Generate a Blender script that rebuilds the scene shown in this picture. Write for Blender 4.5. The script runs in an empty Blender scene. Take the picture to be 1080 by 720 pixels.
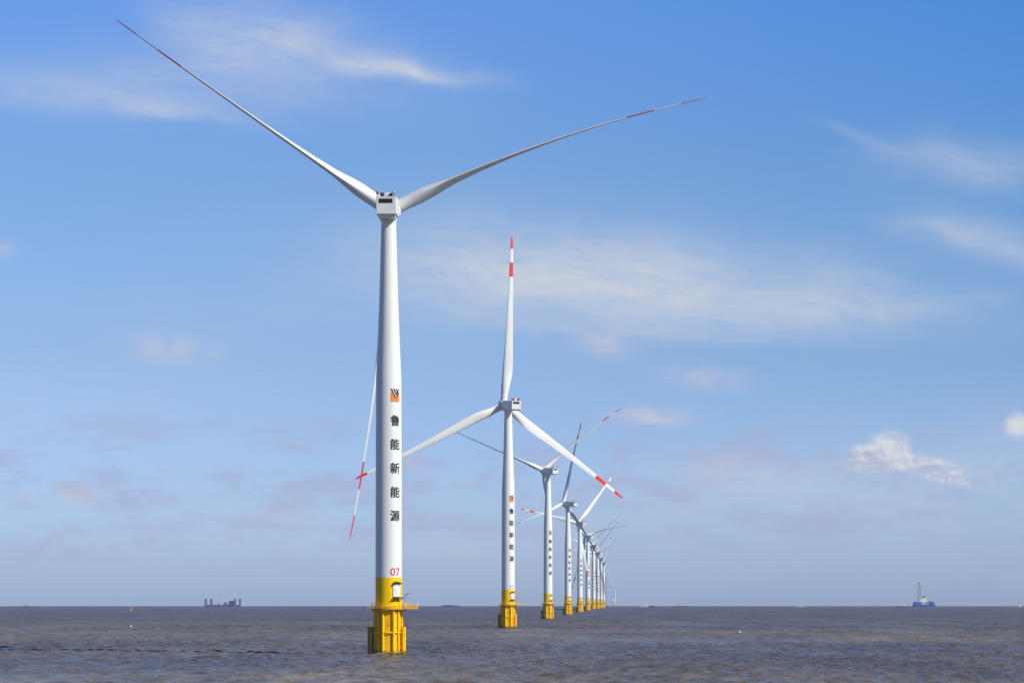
import bpy, bmesh, math, random
import numpy as np
from math import sin, cos, pi, radians as RAD
from mathutils import Vector, Matrix

C = bpy.context.scene.collection
SC = bpy.context.scene

# ------------------------------------------------------------------ camera
EYE = 11.86                     # metres above the water
RE = 7.4e6                      # effective radius of the earth: the sea curves away
F = 2800.0                      # focal length in pixels of a 1080 wide picture
LEVEL = 633.6                   # picture row of the true level
cd = bpy.data.cameras.new('camera')
cam = bpy.data.objects.new('camera', cd); C.objects.link(cam)
cam.location = (0, 0, EYE); cam.rotation_euler = (RAD(90), 0, 0)
cd.sensor_width = 36.0; cd.lens = 36.0 * F / 1080.0
cd.shift_y = (LEVEL - 360.0) / 1080.0
cd.clip_start = 1.0; cd.clip_end = 60000.0
SC.camera = cam
SC.render.resolution_x = 1024; SC.render.resolution_y = 682

# ------------------------------------------------------------------ exposure, sampling
SC.view_settings.view_transform = 'Standard'
SC.view_settings.look = 'None'
SC.view_settings.exposure = 0.0
SC.view_settings.gamma = 1.0
SC.view_settings.use_curve_mapping = False
SC.cycles.use_denoising = True
SC.cycles.max_bounces = 6
SC.cycles.diffuse_bounces = 3
SC.cycles.glossy_bounces = 3
SC.cycles.volume_bounces = 1
SC.cycles.sample_clamp_indirect = 4.0

# ------------------------------------------------------------------ sun
SUN_EL, SUN_AZ = RAD(36.0), RAD(121.5)      # azimuth clockwise from +Y
sd = Vector((sin(SUN_AZ)*cos(SUN_EL), cos(SUN_AZ)*cos(SUN_EL), sin(SUN_EL)))
sl = bpy.data.lights.new('sun', 'SUN'); sl.energy = 4.9; sl.angle = RAD(0.53); sl.color = (1.0, 0.945, 0.80)
so = bpy.data.objects.new('sun', sl); C.objects.link(so)
so.rotation_euler = sd.to_track_quat('Z', 'Y').to_euler(); so.location = (300, -200, 400)

# ------------------------------------------------------------------ node helpers
class NT:
    def __init__(s, nt): s.nt = nt
    def new(s, t, **k):
        n = s.nt.nodes.new(t)
        for a, b in k.items(): setattr(n, a, b)
        return n
    def put(s, sock, v):
        if isinstance(v, bpy.types.NodeSocket): s.nt.links.new(v, sock)
        elif v is not None: sock.default_value = v
    def m(s, op, a, b=None, c=None, clamp=False):
        n = s.new('ShaderNodeMath', operation=op, use_clamp=clamp)
        for i, v in enumerate((a, b, c)):
            if v is not None: s.put(n.inputs[i], v)
        return n.outputs[0]
    def vec(s, x, y, z):
        n = s.new('ShaderNodeCombineXYZ')
        for i, v in enumerate((x, y, z)): s.put(n.inputs[i], v)
        return n.outputs[0]
    def sep(s, v):
        n = s.new('ShaderNodeSeparateXYZ'); s.put(n.inputs[0], v); return n.outputs
    def noise(s, v, scale=1.0, detail=5.0, rough=0.55, dist=0.0, dims='3D'):
        n = s.new('ShaderNodeTexNoise', noise_dimensions=dims)
        s.put(n.inputs['Vector'], v); n.inputs['Scale'].default_value = scale
        n.inputs['Detail'].default_value = detail; n.inputs['Roughness'].default_value = rough
        n.inputs['Distortion'].default_value = dist
        return n.outputs['Fac']
    def ramp(s, v, a, b, lo=0.0, hi=1.0, smooth=True):
        n = s.new('ShaderNodeMapRange', interpolation_type='SMOOTHSTEP' if smooth else 'LINEAR', clamp=True)
        s.put(n.inputs[0], v)
        for i, q in enumerate((a, b, lo, hi)): s.put(n.inputs[i+1], q)
        return n.outputs[0]
    def mix(s, f, a, b, blend='MIX'):
        n = s.new('ShaderNodeMix', data_type='RGBA', blend_type=blend)
        s.put(n.inputs[0], f)
        for sock, v in ((n.inputs[6], a), (n.inputs[7], b)):
            s.put(sock, (*v, 1.0) if isinstance(v, tuple) and len(v) == 3 else v)
        return n.outputs[2]

# ------------------------------------------------------------------ sky (world)
w = bpy.data.worlds.new('World'); SC.world = w; w.use_nodes = True
w.node_tree.nodes.clear(); T = NT(w.node_tree)
SKY = 0.085
sky = T.new('ShaderNodeTexSky', sky_type='NISHITA', sun_disc=False)
sky.sun_elevation = SUN_EL; sky.sun_rotation = SUN_AZ
sky.altitude = 0; sky.air_density = 1.0; sky.dust_density = 0.6; sky.ozone_density = 2.5
tc = T.new('ShaderNodeTexCoord')
dx, dy, dz = T.sep(tc.outputs['Generated'])
yy = T.m('MAXIMUM', dy, 0.05)
ahead = T.ramp(dy, 0.3, 0.6)
U = T.m('MULTIPLY_ADD', T.m('DIVIDE', dx, yy), F, 540.0)      # bearing and height of the direction
V = T.m('MULTIPLY_ADD', T.m('DIVIDE', dz, yy), -F, LEVEL)     # on a plane at infinity
uv = T.vec(T.m('MULTIPLY', U, 0.01), T.m('MULTIPLY', V, 0.01), 0.0)
wn = T.new('ShaderNodeTexNoise'); T.put(wn.inputs['Vector'], uv)
wn.inputs['Scale'].default_value = 0.9; wn.inputs['Detail'].default_value = 4.0
wr, wg, wb = T.sep(wn.outputs['Color'])
Uw = T.m('MULTIPLY_ADD', T.m('SUBTRACT', wr, 0.5), 110.0, U)
Vw = T.m('MULTIPLY_ADD', T.m('SUBTRACT', wg, 0.5), 34.0, V)
Us = T.m('MULTIPLY_ADD', T.m('SUBTRACT', wr, 0.5), 26.0, U)
Vs = T.m('MULTIPLY_ADD', T.m('SUBTRACT', wg, 0.5), 16.0, V)
def blob(px, py, sx, sy, deg, amp, u=None, v=None, under=1.0):
    u = u or Uw; v = v or Vw
    c, s_ = cos(RAD(deg)), sin(RAD(deg))
    a = T.m('SUBTRACT', u, px); b = T.m('SUBTRACT', v, py)
    p = T.m('ADD', T.m('MULTIPLY', a, c/sx), T.m('MULTIPLY', b, s_/sx))
    q = T.m('ADD', T.m('MULTIPLY', a, -s_/sy), T.m('MULTIPLY', b, c/sy))
    if under != 1.0:                                           # sharper lower edge
        q = T.m('MULTIPLY', q, T.ramp(q, -0.2, 0.2, 1.0, under))
    e = T.m('ADD', T.m('MULTIPLY', p, p), T.m('MULTIPLY', q, q))
    return T.m('MULTIPLY', T.m('EXPONENT', T.m('MULTIPLY', e, -1.0)), amp)
def total(lst):
    t = lst[0]
    for x in lst[1:]: t = T.m('ADD', t, x)
    return t
cirrus = total([
    blob(300, 42, 110, 38, 14, 0.48), blob(400, 68, 90, 15, 9, 0.46, under=1.6), blob(255, 80, 150, 26, 8, 0.30), blob(215, 40, 40, 30, 30, 0.25),
    blob(60, 92, 150, 24, 4, 0.42), blob(190, 118, 85, 13, 7, 0.42, under=1.6), blob(235, 60, 60, 45, 25, 0.22),
    blob(620, 296, 255, 58, 3, 0.58, under=1.4), blob(760, 322, 210, 46, 3, 0.55, under=1.9), blob(500, 285, 110, 50, 0, 0.22),
    blob(950, 326, 85, 11, -2, 0.22), blob(640, 346, 190, 16, 3, 0.28, under=2.2), blob(440, 76, 75, 9, 4, 0.34, under=1.6), blob(430, 270, 60, 30, 0, 0.16),
    blob(1030, 172, 90, 26, 4, 0.46), blob(920, 148, 55, 6, 16, 0.24),
    blob(1055, 265, 90, 30, 17, 0.52, under=1.5), blob(1000, 245, 50, 12, 10, 0.22),
    blob(40, 440, 260, 70, 0, 0.14), blob(350, 560, 330, 60, 0, 0.16), blob(900, 528, 240, 48, 0, 0.34), blob(1040, 480, 120, 40, 0, 0.24), blob(760, 500, 90, 26, 0, 0.16),
    blob(200, 330, 250, 30, 0, 0.08)])
cr, sr = cos(RAD(9)), sin(RAD(9))
along = T.m('ADD', T.m('MULTIPLY', Uw, cr), T.m('MULTIPLY', Vw, sr))
across = T.m('ADD', T.m('MULTIPLY', Uw, -sr), T.m('MULTIPLY', Vw, cr))
fib = T.noise(T.vec(T.m('MULTIPLY', along, 0.011), T.m('MULTIPLY', across, 0.062), 1.7), 1.0, 10.0, 0.70, 0.25)
soft = T.noise(T.vec(T.m('MULTIPLY', U, 0.007), T.m('MULTIPLY', V, 0.016), 4.0), 1.0, 5.0, 0.55)
cirrus = T.m('MULTIPLY', cirrus, T.m('MULTIPLY', T.ramp(fib, 0.28, 0.72, 0.62, 1.08), T.ramp(soft, 0.3, 0.65, 0.7, 1.1)))
cirrus = T.m('MULTIPLY', cirrus, ahead, clamp=True)
puffs = total([
    blob(637, 362, 30, 14, 4, 0.72, Us, Vs), blob(742, 397, 42, 11, 6, 0.52, Us, Vs), blob(688, 437, 38, 9, 2, 0.78, Us, Vs),
    blob(182, 368, 44, 16, 4, 0.55, Us, Vs), blob(77, 522, 20, 11, 8, 0.80, Us, Vs), blob(25, 525, 10, 8, 0, 0.39, Us, Vs),
    blob(2, 262, 14, 9, 0, 0.45, Us, Vs), blob(435, 488, 22, 9, 5, 0.29, Us, Vs), blob(300, 545, 30, 12, 0, 0.26, Us, Vs),
    blob(775, 492, 40, 18, 4, 0.44, Us, Vs), blob(850, 500, 26, 12, 0, 0.26, Us, Vs), blob(480, 575, 40, 14, 0, 0.26, Us, Vs)])
pn = T.noise(T.vec(T.m('MULTIPLY', U, 0.035), T.m('MULTIPLY', V, 0.06), 9.0), 1.0, 6.0, 0.6)
puffs = T.m('MULTIPLY', T.m('MULTIPLY', puffs, T.ramp(pn, 0.3, 0.62, 0.3, 1.15)), ahead, clamp=True)
cum = total([blob(914, 489, 30, 17, -12, 1.1, Us, Vs, under=1.5), blob(938, 478, 22, 22, 10, 1.2, Us, Vs, under=1.3), blob(975, 489, 36, 12, 14, 0.52, Us, Vs),
             blob(1079, 450, 17, 17, 20, 1.05, Us, Vs), blob(1054, 489, 8, 5, 0, 0.62, Us, Vs), blob(1004, 503, 46, 16, 8, 0.52, Us, Vs), blob(770, 490, 38, 16, 0, 0.52, Us, Vs), blob(700, 438, 30, 9, 0, 0.42, Us, Vs), blob(77, 521, 20, 12, 10, 0.78, Us, Vs), blob(636, 362, 28, 13, 4, 0.36, Us, Vs)])
def lumps(ou, ov): return T.noise(T.vec(T.m('MULTIPLY', T.m('ADD', U, ou), 0.040), T.m('MULTIPLY', T.m('ADD', V, ov), 0.058), 3.0), 1.0, 9.0, 0.56)
cn = lumps(0.0, 0.0); cn2 = lumps(4.0, -4.0)                    # the second one a step nearer the sun
cumd = T.ramp(T.m('MULTIPLY_ADD', T.m('SUBTRACT', cn, 0.5), 1.25, cum), 0.18, 1.0, 0.0, 0.72)
cumd = T.m('MULTIPLY', T.m('MULTIPLY', cumd, T.ramp(cum, 0.05, 0.35)), ahead)
# broken low cloud, faint and lilac, in a belt above the horizon
ln_ = T.noise(T.vec(T.m('MULTIPLY', U, 0.011), T.m('MULTIPLY', V, 0.030), 21.0), 1.0, 8.0, 0.62, 0.2)
belt = T.m('MULTIPLY', T.ramp(V, 395.0, 490.0), T.ramp(V, 560.0, 632.0, 1.0, 0.25))
low = T.m('MULTIPLY', T.m('MULTIPLY', T.ramp(ln_, 0.43, 0.66, 0.0, 0.70), belt), ahead)
# the sky itself: tinted by height, darkened high up to weaken the fill light
skyc = T.mix(T.ramp(dz, 0.0, 0.09, smooth=False), (0.84, 1.16, 2.16), (0.86, 1.02, 1.50))
skyc = T.mix(T.ramp(dz, 0.09, 0.155, smooth=False), skyc, (0.86, 1.08, 1.48))
skyc = T.mix(T.ramp(dz, 0.155, 0.22, smooth=False), skyc, (0.75, 1.12, 1.78))
skyc = T.mix(T.ramp(dz, 0.225, 0.42), skyc, (0.11, 0.31, 0.78))
side = T.m('MULTIPLY', T.ramp(dx, -0.02, 0.24, smooth=False), T.ramp(dz, 0.02, 0.22, smooth=False))
skyc = T.mix(side, skyc, T.mix(1.0, skyc, (0.50, 0.82, 0.96), 'MULTIPLY'))
col = T.mix(1.0, sky.outputs[0], skyc, 'MULTIPLY')
k = 1.0 / SKY
col = T.mix(cirrus, col, (0.58*k, 0.63*k, 0.72*k))
col = T.mix(low, col, (0.39*k, 0.44*k, 0.66*k))
col = T.mix(puffs, col, (0.55*k, 0.56*k, 0.68*k))
lit = T.ramp(T.m('MULTIPLY_ADD', T.m('SUBTRACT', cn, cn2), 3.2, T.m('MULTIPLY', T.m('SUBTRACT', 300.0, T.m('SUBTRACT', V, T.m('MULTIPLY', U, 0.2))), 0.018)), -0.5, 0.6)
cumcol = T.mix(lit, (0.46*k, 0.48*k, 0.62*k), (0.80*k, 0.78*k, 0.77*k))
col = T.mix(cumd, col, cumcol)
bg = T.new('ShaderNodeBackground'); T.put(bg.inputs[0], col); bg.inputs[1].default_value = SKY
ow = T.new('ShaderNodeOutputWorld'); T.nt.links.new(bg.outputs[0], ow.inputs[0])

# ------------------------------------------------------------------ materials
def mat(name, color, rough=0.45, metal=0.0, dirt=0.12, scale=0.6, spec=0.5, stain=None, streak=False, bump=0.0):
    m = bpy.data.materials.new(name); m.use_nodes = True
    t = NT(m.node_tree); b = m.node_tree.nodes['Principled BSDF']
    tcn = t.new('ShaderNodeTexCoord')
    v = tcn.outputs['Object']
    if streak:
        x, y, z = t.sep(v); v2 = t.vec(t.m('MULTIPLY', x, 2.2), t.m('MULTIPLY', y, 2.2), t.m('MULTIPLY', z, 0.12))
    else: v2 = v
    n1 = t.noise(v2, scale, 6.0, 0.6)
    dark = tuple(c*(1-dirt*2.2) for c in color)
    c1 = t.mix(t.ramp(n1, 0.42, 0.72), color, dark if stain is None else stain)
    n2 = t.noise(v, scale*7, 4.0, 0.6)
    c2 = t.mix(t.ramp(n2, 0.3, 0.7, 0.0, dirt), c1, tuple(c*0.7 for c in color))
    t.put(b.inputs['Base Color'], c2)
    t.put(b.inputs['Roughness'], t.ramp(n1, 0.3, 0.7, rough*0.85, min(1, rough*1.2)))
    b.inputs['Metallic'].default_value = metal
    b.inputs['Specular IOR Level'].default_value = spec
    if bump:
        bn = t.new('ShaderNodeBump'); bn.inputs['Strength'].default_value = bump; bn.inputs['Distance'].default_value = 0.03
        t.put(bn.inputs['Height'], n2); t.nt.links.new(bn.outputs[0], b.inputs['Normal'])
    return m
M = {}
M['white'] = mat('white_tower_paint', (0.76, 0.77, 0.745), 0.42, dirt=0.035, scale=0.5, streak=True, spec=0.3)
M['blade'] = mat('white_blade_gelcoat', (0.76, 0.77, 0.75), 0.36, dirt=0.04, scale=0.15)
M['nacelle'] = mat('white_nacelle_shell', (0.77, 0.78, 0.76), 0.42, dirt=0.04, scale=0.4)
M['red'] = mat('red_blade_band', (0.72, 0.035, 0.03), 0.4, dirt=0.05, scale=0.3)
M['yellow'] = mat('yellow_marine_paint', (0.98, 0.60, 0.0), 0.5, dirt=0.05, scale=0.5, streak=True, spec=0.12, stain=(0.90, 0.49, 0.0))
M['grate'] = mat('yellow_grating', (0.70, 0.40, 0.02), 0.6, dirt=0.15, scale=1.5, stain=(0.34, 0.17, 0.03))
M['splash'] = None
M['black'] = mat('black_paint', (0.018, 0.018, 0.02), 0.5, dirt=0.1)
M['ink'] = mat('black_lettering', (0.022, 0.022, 0.026), 0.5, dirt=0.1)
M['redink'] = mat('red_lettering', (0.62, 0.04, 0.06), 0.5, dirt=0.05)
M['orange'] = mat('orange_emblem', (0.80, 0.22, 0.025), 0.5, dirt=0.05)
M['vent'] = mat('dark_louvre', (0.012, 0.013, 0.015), 0.6, dirt=0.1)
M['lamp'] = mat('red_beacon_glass', (0.65, 0.03, 0.06), 0.2, dirt=0.02)
M['steel'] = mat('galvanised_steel', (0.48, 0.49, 0.50), 0.45, metal=0.6, dirt=0.1)
M['navy'] = mat('navy_hull_paint', (0.07, 0.09, 0.22), 0.45, dirt=0.12, scale=0.1)
M['blue'] = mat('blue_ship_paint', (0.05, 0.11, 0.42), 0.45, dirt=0.1, scale=0.1)
M['shipwhite'] = mat('white_ship_paint', (0.74, 0.74, 0.74), 0.45, dirt=0.07, scale=0.2)
M['maroon'] = mat('red_oxide_paint', (0.30, 0.06, 0.06), 0.55, dirt=0.12, scale=0.2)
M['hullblack'] = mat('black_hull_paint', (0.03, 0.03, 0.04), 0.5, dirt=0.15, scale=0.2)
M['lattice'] = mat('grey_lattice_paint', (0.42, 0.41, 0.44), 0.5, dirt=0.1, scale=0.2)
M['leg'] = mat('dark_blue_leg_paint', (0.13, 0.16, 0.30), 0.5, dirt=0.1, scale=0.2)
M['beige'] = mat('beige_cladding', (0.62, 0.48, 0.34), 0.6, dirt=0.08, scale=0.1)
M['glass'] = mat('dark_window_glass', (0.02, 0.025, 0.03), 0.08, dirt=0.02)
M['rubber'] = mat('black_rubber', (0.02, 0.02, 0.02), 0.8, dirt=0.1)

def pile_material():       # yellow paint with weed and rust in the splash zone
    m = bpy.data.materials.new('yellow_pile_paint'); m.use_nodes = True
    t = NT(m.node_tree); b = m.node_tree.nodes['Principled BSDF']
    g = t.new('ShaderNodeNewGeometry'); x, y, z = t.sep(g.outputs['Position'])
    tcn = t.new('ShaderNodeTexCoord'); ox, oy, oz = t.sep(tcn.outputs['Object'])
    st = t.noise(t.vec(t.m('MULTIPLY', ox, 1.6), t.m('MULTIPLY', oy, 1.6), t.m('MULTIPLY', oz, 0.10)), 1.0, 6.0, 0.65)
    bl = t.noise(tcn.outputs['Object'], 1.3, 6.0, 0.65)
    c = t.mix(t.ramp(st, 0.47, 0.66, 0.0, 0.9), (0.98, 0.58, 0.0), (0.76, 0.33, 0.002))
    c = t.mix(t.ramp(bl, 0.57, 0.70, 0.0, 0.85), c, (0.30, 0.10, 0.02))
    wet = t.m('ADD', oz, t.m('MULTIPLY', t.m('SUBTRACT', bl, 0.5), 1.6))
    c = t.mix(t.ramp(wet, 0.35, 1.0, 0.85, 0.0), c, (0.10, 0.075, 0.03))
    t.put(b.inputs['Base Color'], c)
    b.inputs['Specular IOR Level'].default_value = 0.18
    t.put(b.inputs['Roughness'], t.ramp(wet, 0.3, 1.2, 0.4, 0.5))
    return m
M['pile'] = pile_material()

M['brown_yellow'] = mat('dark_brown_yellow_paint', (0.46, 0.29, 0.02), 0.7, dirt=0.2, scale=0.7, streak=True, spec=0.15, stain=(0.20, 0.09, 0.02))  # darker, browner yellow with brown streaks, for the left boat landing only

# ------------------------------------------------------------------ mesh helpers
class MB:
    def __init__(s): s.v = []; s.f = []; s.mi = []
    def add(s, vs, fs, mi=0):
        o = len(s.v); s.v += [tuple(x) for x in vs]; s.f += [tuple(i+o for i in q) for q in fs]; s.mi += [mi]*len(fs); return s
    def box(s, c, size, mi=0, rz=0.0, taper=1.0):
        x, y, z = (q/2 for q in size); ca, sa = cos(rz), sin(rz); vs = []
        for k in (-1, 1):
            t = taper if k > 0 else 1.0
            for i, j in ((-1,-1),(1,-1),(1,1),(-1,1)):
                a, b = i*x*t, j*y*t
                vs.append((c[0]+a*ca-b*sa, c[1]+a*sa+b*ca, c[2]+k*z))
        return s.add(vs, [(3,2,1,0),(4,5,6,7),(0,1,5,4),(1,2,6,5),(2,3,7,6),(3,0,4,7)], mi)
    def tube(s, p0, p1, r, n=10, r2=None, mi=0, caps=True):
        p0, p1 = Vector(p0), Vector(p1); d = (p1-p0).normalized()
        a = d.orthogonal().normalized(); b = d.cross(a); r2 = r if r2 is None else r2; vs = []
        for p, q in ((p0, r), (p1, r2)):
            for i in range(n):
                t = 2*pi*i/n; vs.append(p + (a*cos(t)+b*sin(t))*q)
        fs = [(i, (i+1)%n, n+(i+1)%n, n+i) for i in range(n)]
        if caps: fs += [tuple(range(n-1,-1,-1)), tuple(range(n, 2*n))]
        return s.add(vs, fs, mi)
    def lathe(s, prof, n=48, mi=0, cap0=True, cap1=True, c=(0,0,0)):
        vs = [(c[0]+r*cos(2*pi*i/n), c[1]+r*sin(2*pi*i/n), c[2]+z) for r, z in prof for i in range(n)]
        fs = [(k*n+i, k*n+(i+1)%n, (k+1)*n+(i+1)%n, (k+1)*n+i) for k in range(len(prof)-1) for i in range(n)]
        if cap0: fs.append(tuple(range(n-1,-1,-1)))
        if cap1: fs.append(tuple(range((len(prof)-1)*n, len(prof)*n)))
        return s.add(vs, fs, mi)
    def ring(s, R, z, r, n=40, m=8, a0=0.0, a1=2*pi, c=(0,0)):   # a bent pipe lying level
        full = abs(a1-a0-2*pi) < 1e-6; N = n if full else n+1; vs = []
        for i in range(N):
            t = a0+(a1-a0)*i/n
            for j in range(m):
                q = 2*pi*j/m; rr = R+r*cos(q); vs.append((c[0]+rr*cos(t), c[1]+rr*sin(t), z+r*sin(q)))
        fs = [(i*m+j, ((i+1)%N)*m+j, ((i+1)%N)*m+(j+1)%m, i*m+(j+1)%m) for i in range(n) for j in range(m)]
        return s.add(vs, fs)
    def build(s, name, mats, parent=None, sharp=35, bevel=0.0):
        me = bpy.data.meshes.new(name); me.from_pydata(s.v, [], s.f)
        for q in (mats if isinstance(mats, (list, tuple)) else [mats]): me.materials.append(q)
        me.polygons.foreach_set('material_index', s.mi)
        bm = bmesh.new(); bm.from_mesh(me); bmesh.ops.recalc_face_normals(bm, faces=bm.faces)
        if bevel: bmesh.ops.bevel(bm, geom=bm.edges[:], offset=bevel, segments=3, affect='EDGES', profile=0.6)
        bm.to_mesh(me); bm.free()
        me.shade_smooth(); me.set_sharp_from_angle(angle=RAD(sharp))
        return link(name, me, parent)
def link(name, me, parent=None):
    o = bpy.data.objects.new(name, me); C.objects.link(o)
    if parent: o.parent = parent
    return o
def tag(o, label, cat, group=None):
    o['label'] = label; o['category'] = cat
    if group: o['group'] = group
    return o
def thing(name, loc, label, cat, group=None, rz=0.0):
    o = bpy.data.objects.new(name, None); C.objects.link(o)
    o.empty_display_size = 1.0; o.location = loc; o.rotation_euler = (0, 0, rz)
    return tag(o, label, cat, group)
def drop(r): return -r*r/(2*RE)
def at(px, D):                               # a point on the sea at bearing px and distance D
    X = (px-540.0)/F*D
    return Vector((X, D, drop(math.hypot(X, D))))

# ------------------------------------------------------------------ the sea, one sheet out past the horizon
def wave_field(x, y, cell):
    rng = np.random.default_rng(7); z = np.zeros_like(x); wind = RAD(-68.0)
    for L, A, nw in ((26, .024, 5), (16, .030, 6), (10, .034, 8), (6.6, .038, 11), (4.5, .042, 13), (3.2, .036, 13), (2.3, .026, 12)):
        for _ in range(nw):
            l = L*rng.uniform(0.8, 1.25); th = wind+rng.normal()*0.62; ph = rng.uniform(0, 2*pi)
            kx, ky = 2*pi/l*cos(th), 2*pi/l*sin(th)
            fade = np.clip(l/(cell*2.2)-0.5, 0, 1)
            s = np.sin(kx*x+ky*y+ph)
            z += A*fade*(s + 0.35*(1-2*np.abs(s))*np.sign(A))*rng.uniform(.6, 1.2)
    # gusts: the chop comes in patches
    g = np.sin(x*.013+y*.004+1)*np.sin(y*.0071-x*.003+2)+.6*np.sin(x*.031-y*.011)*np.sin(y*.017+x*.006)
    z = z*(0.85+0.28*g)
    # the wake of a passing boat: one long low ridge crossing the left of the view
    d = (y-650+.846*(x+97)+3.0*np.sin(x*.11)+1.5*np.sin(x*.31+1))/1.31
    m_ = np.clip((-18-x)/14, 0, 1)*np.clip((x+260)/60, 0, 1)*(y > 300)*(.55+.45*np.sin(x*.13+.6)*np.sin(x*.047+1))
    return z+m_*(.40*np.exp(-(d/1.5)**2)-.16*np.exp(-((d+5)/2.6)**2)+.14*np.exp(-((d-8)/2)**2))
ang = np.concatenate([np.linspace(-pi, RAD(-22), 40, endpoint=False), np.linspace(RAD(-22), RAD(-15), 60, endpoint=False),
                      np.linspace(RAD(-15), RAD(15), 620, endpoint=False), np.linspace(RAD(15), RAD(22), 60, endpoint=False),
                      np.linspace(RAD(22), pi, 40, endpoint=False)])
rad = np.concatenate([np.linspace(3, 260, 90, endpoint=False), np.geomspace(260, 1800, 1550, endpoint=False), np.geomspace(1800, 5000, 380, endpoint=False), np.geomspace(5000, 16000, 120)])
A_, R_ = np.meshgrid(ang, rad)
X_, Y_ = R_*np.sin(A_), R_*np.cos(A_)
da = np.gradient(ang); dr = np.gradient(rad)
cell = np.maximum(R_*da[None, :], 0.8*dr[:, None])
Z_ = wave_field(X_, Y_, cell) - R_**2/(2*RE)
nr, na = A_.shape
co = np.stack([X_, Y_, Z_], -1).reshape(-1, 3).astype(np.float32)
ctr = len(co); co = np.vstack([co, [[0, 0, 0]]]).astype(np.float32)
i, j = np.meshgrid(np.arange(nr-1), np.arange(na), indexing='ij'); j2 = (j+1) % na
quads = np.stack([i*na+j, i*na+j2, (i+1)*na+j2, (i+1)*na+j], -1).reshape(-1, 4)[:, ::-1]
tris = np.stack([np.full(na, ctr), (np.arange(na)+1) % na, np.arange(na)], -1)
me = bpy.data.meshes.new('sea')
me.vertices.add(len(co)); me.vertices.foreach_set('co', co.ravel())
loops = np.concatenate([quads.ravel(), tris.ravel()]).astype(np.int32)
me.loops.add(len(loops)); me.loops.foreach_set('vertex_index', loops)
starts = np.concatenate([np.arange(len(quads))*4, len(quads)*4+np.arange(na)*3]).astype(np.int32)
me.polygons.add(len(starts)); me.polygons.foreach_set('loop_start', starts)
me.update(calc_edges=True); me.validate(); me.shade_smooth()
sea = link('sea', me); sea['kind'] = 'structure'

ms = bpy.data.materials.new('muddy_sea_water'); ms.use_nodes = True
t = NT(ms.node_tree); b = ms.node_tree.nodes['Principled BSDF']
g = t.new('ShaderNodeNewGeometry'); gx, gy, gz = t.sep(g.outputs['Position'])
def scaled(sx, sy, off=0.0): return t.vec(t.m('MULTIPLY', gx, sx), t.m('MULTIPLY', gy, sy), off)
dist = t.m('SQRT', t.m('ADD', t.m('MULTIPLY', gx, gx), t.m('MULTIPLY', gy, gy)))
far = t.ramp(t.m('LOGARITHM', dist, 10.0), math.log10(350), math.log10(5000))   # waves too small to model there only roughen the water
silt = t.noise(scaled(1/90, 1/240), 1.0, 6.0, 0.6, 0.6)                 # clouds of silt in the water
band = t.noise(scaled(1/900, 1/420, 5.0), 1.0, 5.0, 0.6)
fine = t.noise(scaled(1/6, 1/14, 2.0), 1.0, 5.0, 0.65)
c = t.mix(t.ramp(silt, 0.35, 0.68), (0.160, 0.146, 0.128), (0.204, 0.173, 0.124))
c = t.mix(t.ramp(fine, 0.52, 0.72, 0.0, 0.55), c, (0.20, 0.155, 0.090))
c = t.mix(t.ramp(band, 0.40, 0.62, 0.0, 0.7), c, (0.095, 0.090, 0.104))
clear = t.ramp(t.m('MULTIPLY_ADD', t.m('SUBTRACT', band, 0.5), 900.0, gy), 750.0, 2300.0)   # less silt further out
c = t.mix(clear, c, (0.112, 0.110, 0.138))
gust = t.noise(scaled(1/34, 1/150, 11.0), 1.0, 6.0, 0.68, 0.5)            # wind streaks and groups of chop
gust2 = t.noise(scaled(1/4.0, 1/24, 14.0), 1.0, 7.0, 0.72)
gs = t.m('MULTIPLY', t.ramp(gust, 0.30, 0.70, 0.72, 1.22), t.ramp(gust2, 0.30, 0.70, 0.60, 1.38))
c = t.mix(1.0, c, t.vec(gs, gs, gs), 'MULTIPLY')
# scattered flecks of foam on the crests
fl = t.noise(scaled(1/2.2, 1/4.0, 1.0), 1.0, 4.0, 0.7)
fp = t.noise(scaled(1/48, 1/70, 6.0), 1.0, 3.0, 0.6)
foam = t.m('MULTIPLY', t.ramp(fl, 0.70, 0.77), t.ramp(fp, 0.57, 0.68))
for n_ in (1, 2, 3):                                                       # wash round the piles
    q = at(662-252.0/n_, 597.0*n_)
    ax_ = t.m('SUBTRACT', gx, q.x); ay_ = t.m('SUBTRACT', gy, q.y)
    rr_ = t.m('SQRT', t.m('ADD', t.m('MULTIPLY', ax_, ax_), t.m('MULTIPLY', ay_, ay_)))
    wsh = t.ramp(t.m('MULTIPLY_ADD', t.m('SUBTRACT', fl, 0.5), 9.0, rr_), 3.8, 5.4, 0.16, 0.0)
    foam = t.m('MAXIMUM', foam, wsh)
c = t.mix(t.m('MULTIPLY', foam, 0.75), c, (0.62, 0.60, 0.56))
t.put(b.inputs['Base Color'], c)
t.put(b.inputs['Roughness'], t.m('MAXIMUM', t.ramp(far, 0.0, 1.0, 0.24, 0.55), t.m('MULTIPLY', foam, 0.7)))
b.inputs['IOR'].default_value = 1.333
t.put(b.inputs['Specular IOR Level'], t.m('MULTIPLY', t.ramp(far, 0.0, 1.0, 0.15, 0.25), gs))
rip = t.noise(scaled(1/1.3, 1/1.7, 3.0), 1.0, 5.0, 0.65)
rip2 = t.noise(scaled(1/7, 1/11, 4.0), 1.0, 5.0, 0.65)
bn2 = t.new('ShaderNodeBump'); bn2.inputs['Distance'].default_value = 1.1
t.put(bn2.inputs['Strength'], t.ramp(far, 0.25, 0.75, 0.0, 0.9)); t.put(bn2.inputs['Height'], rip2)
bn = t.new('ShaderNodeBump'); bn.inputs['Distance'].default_value = 0.16
t.nt.links.new(bn2.outputs[0], bn.inputs['Normal'])
bn.inputs['Strength'].default_value = 0.75
t.put(bn.inputs['Height'], rip); t.nt.links.new(bn.outputs[0], b.inputs['Normal'])
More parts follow.
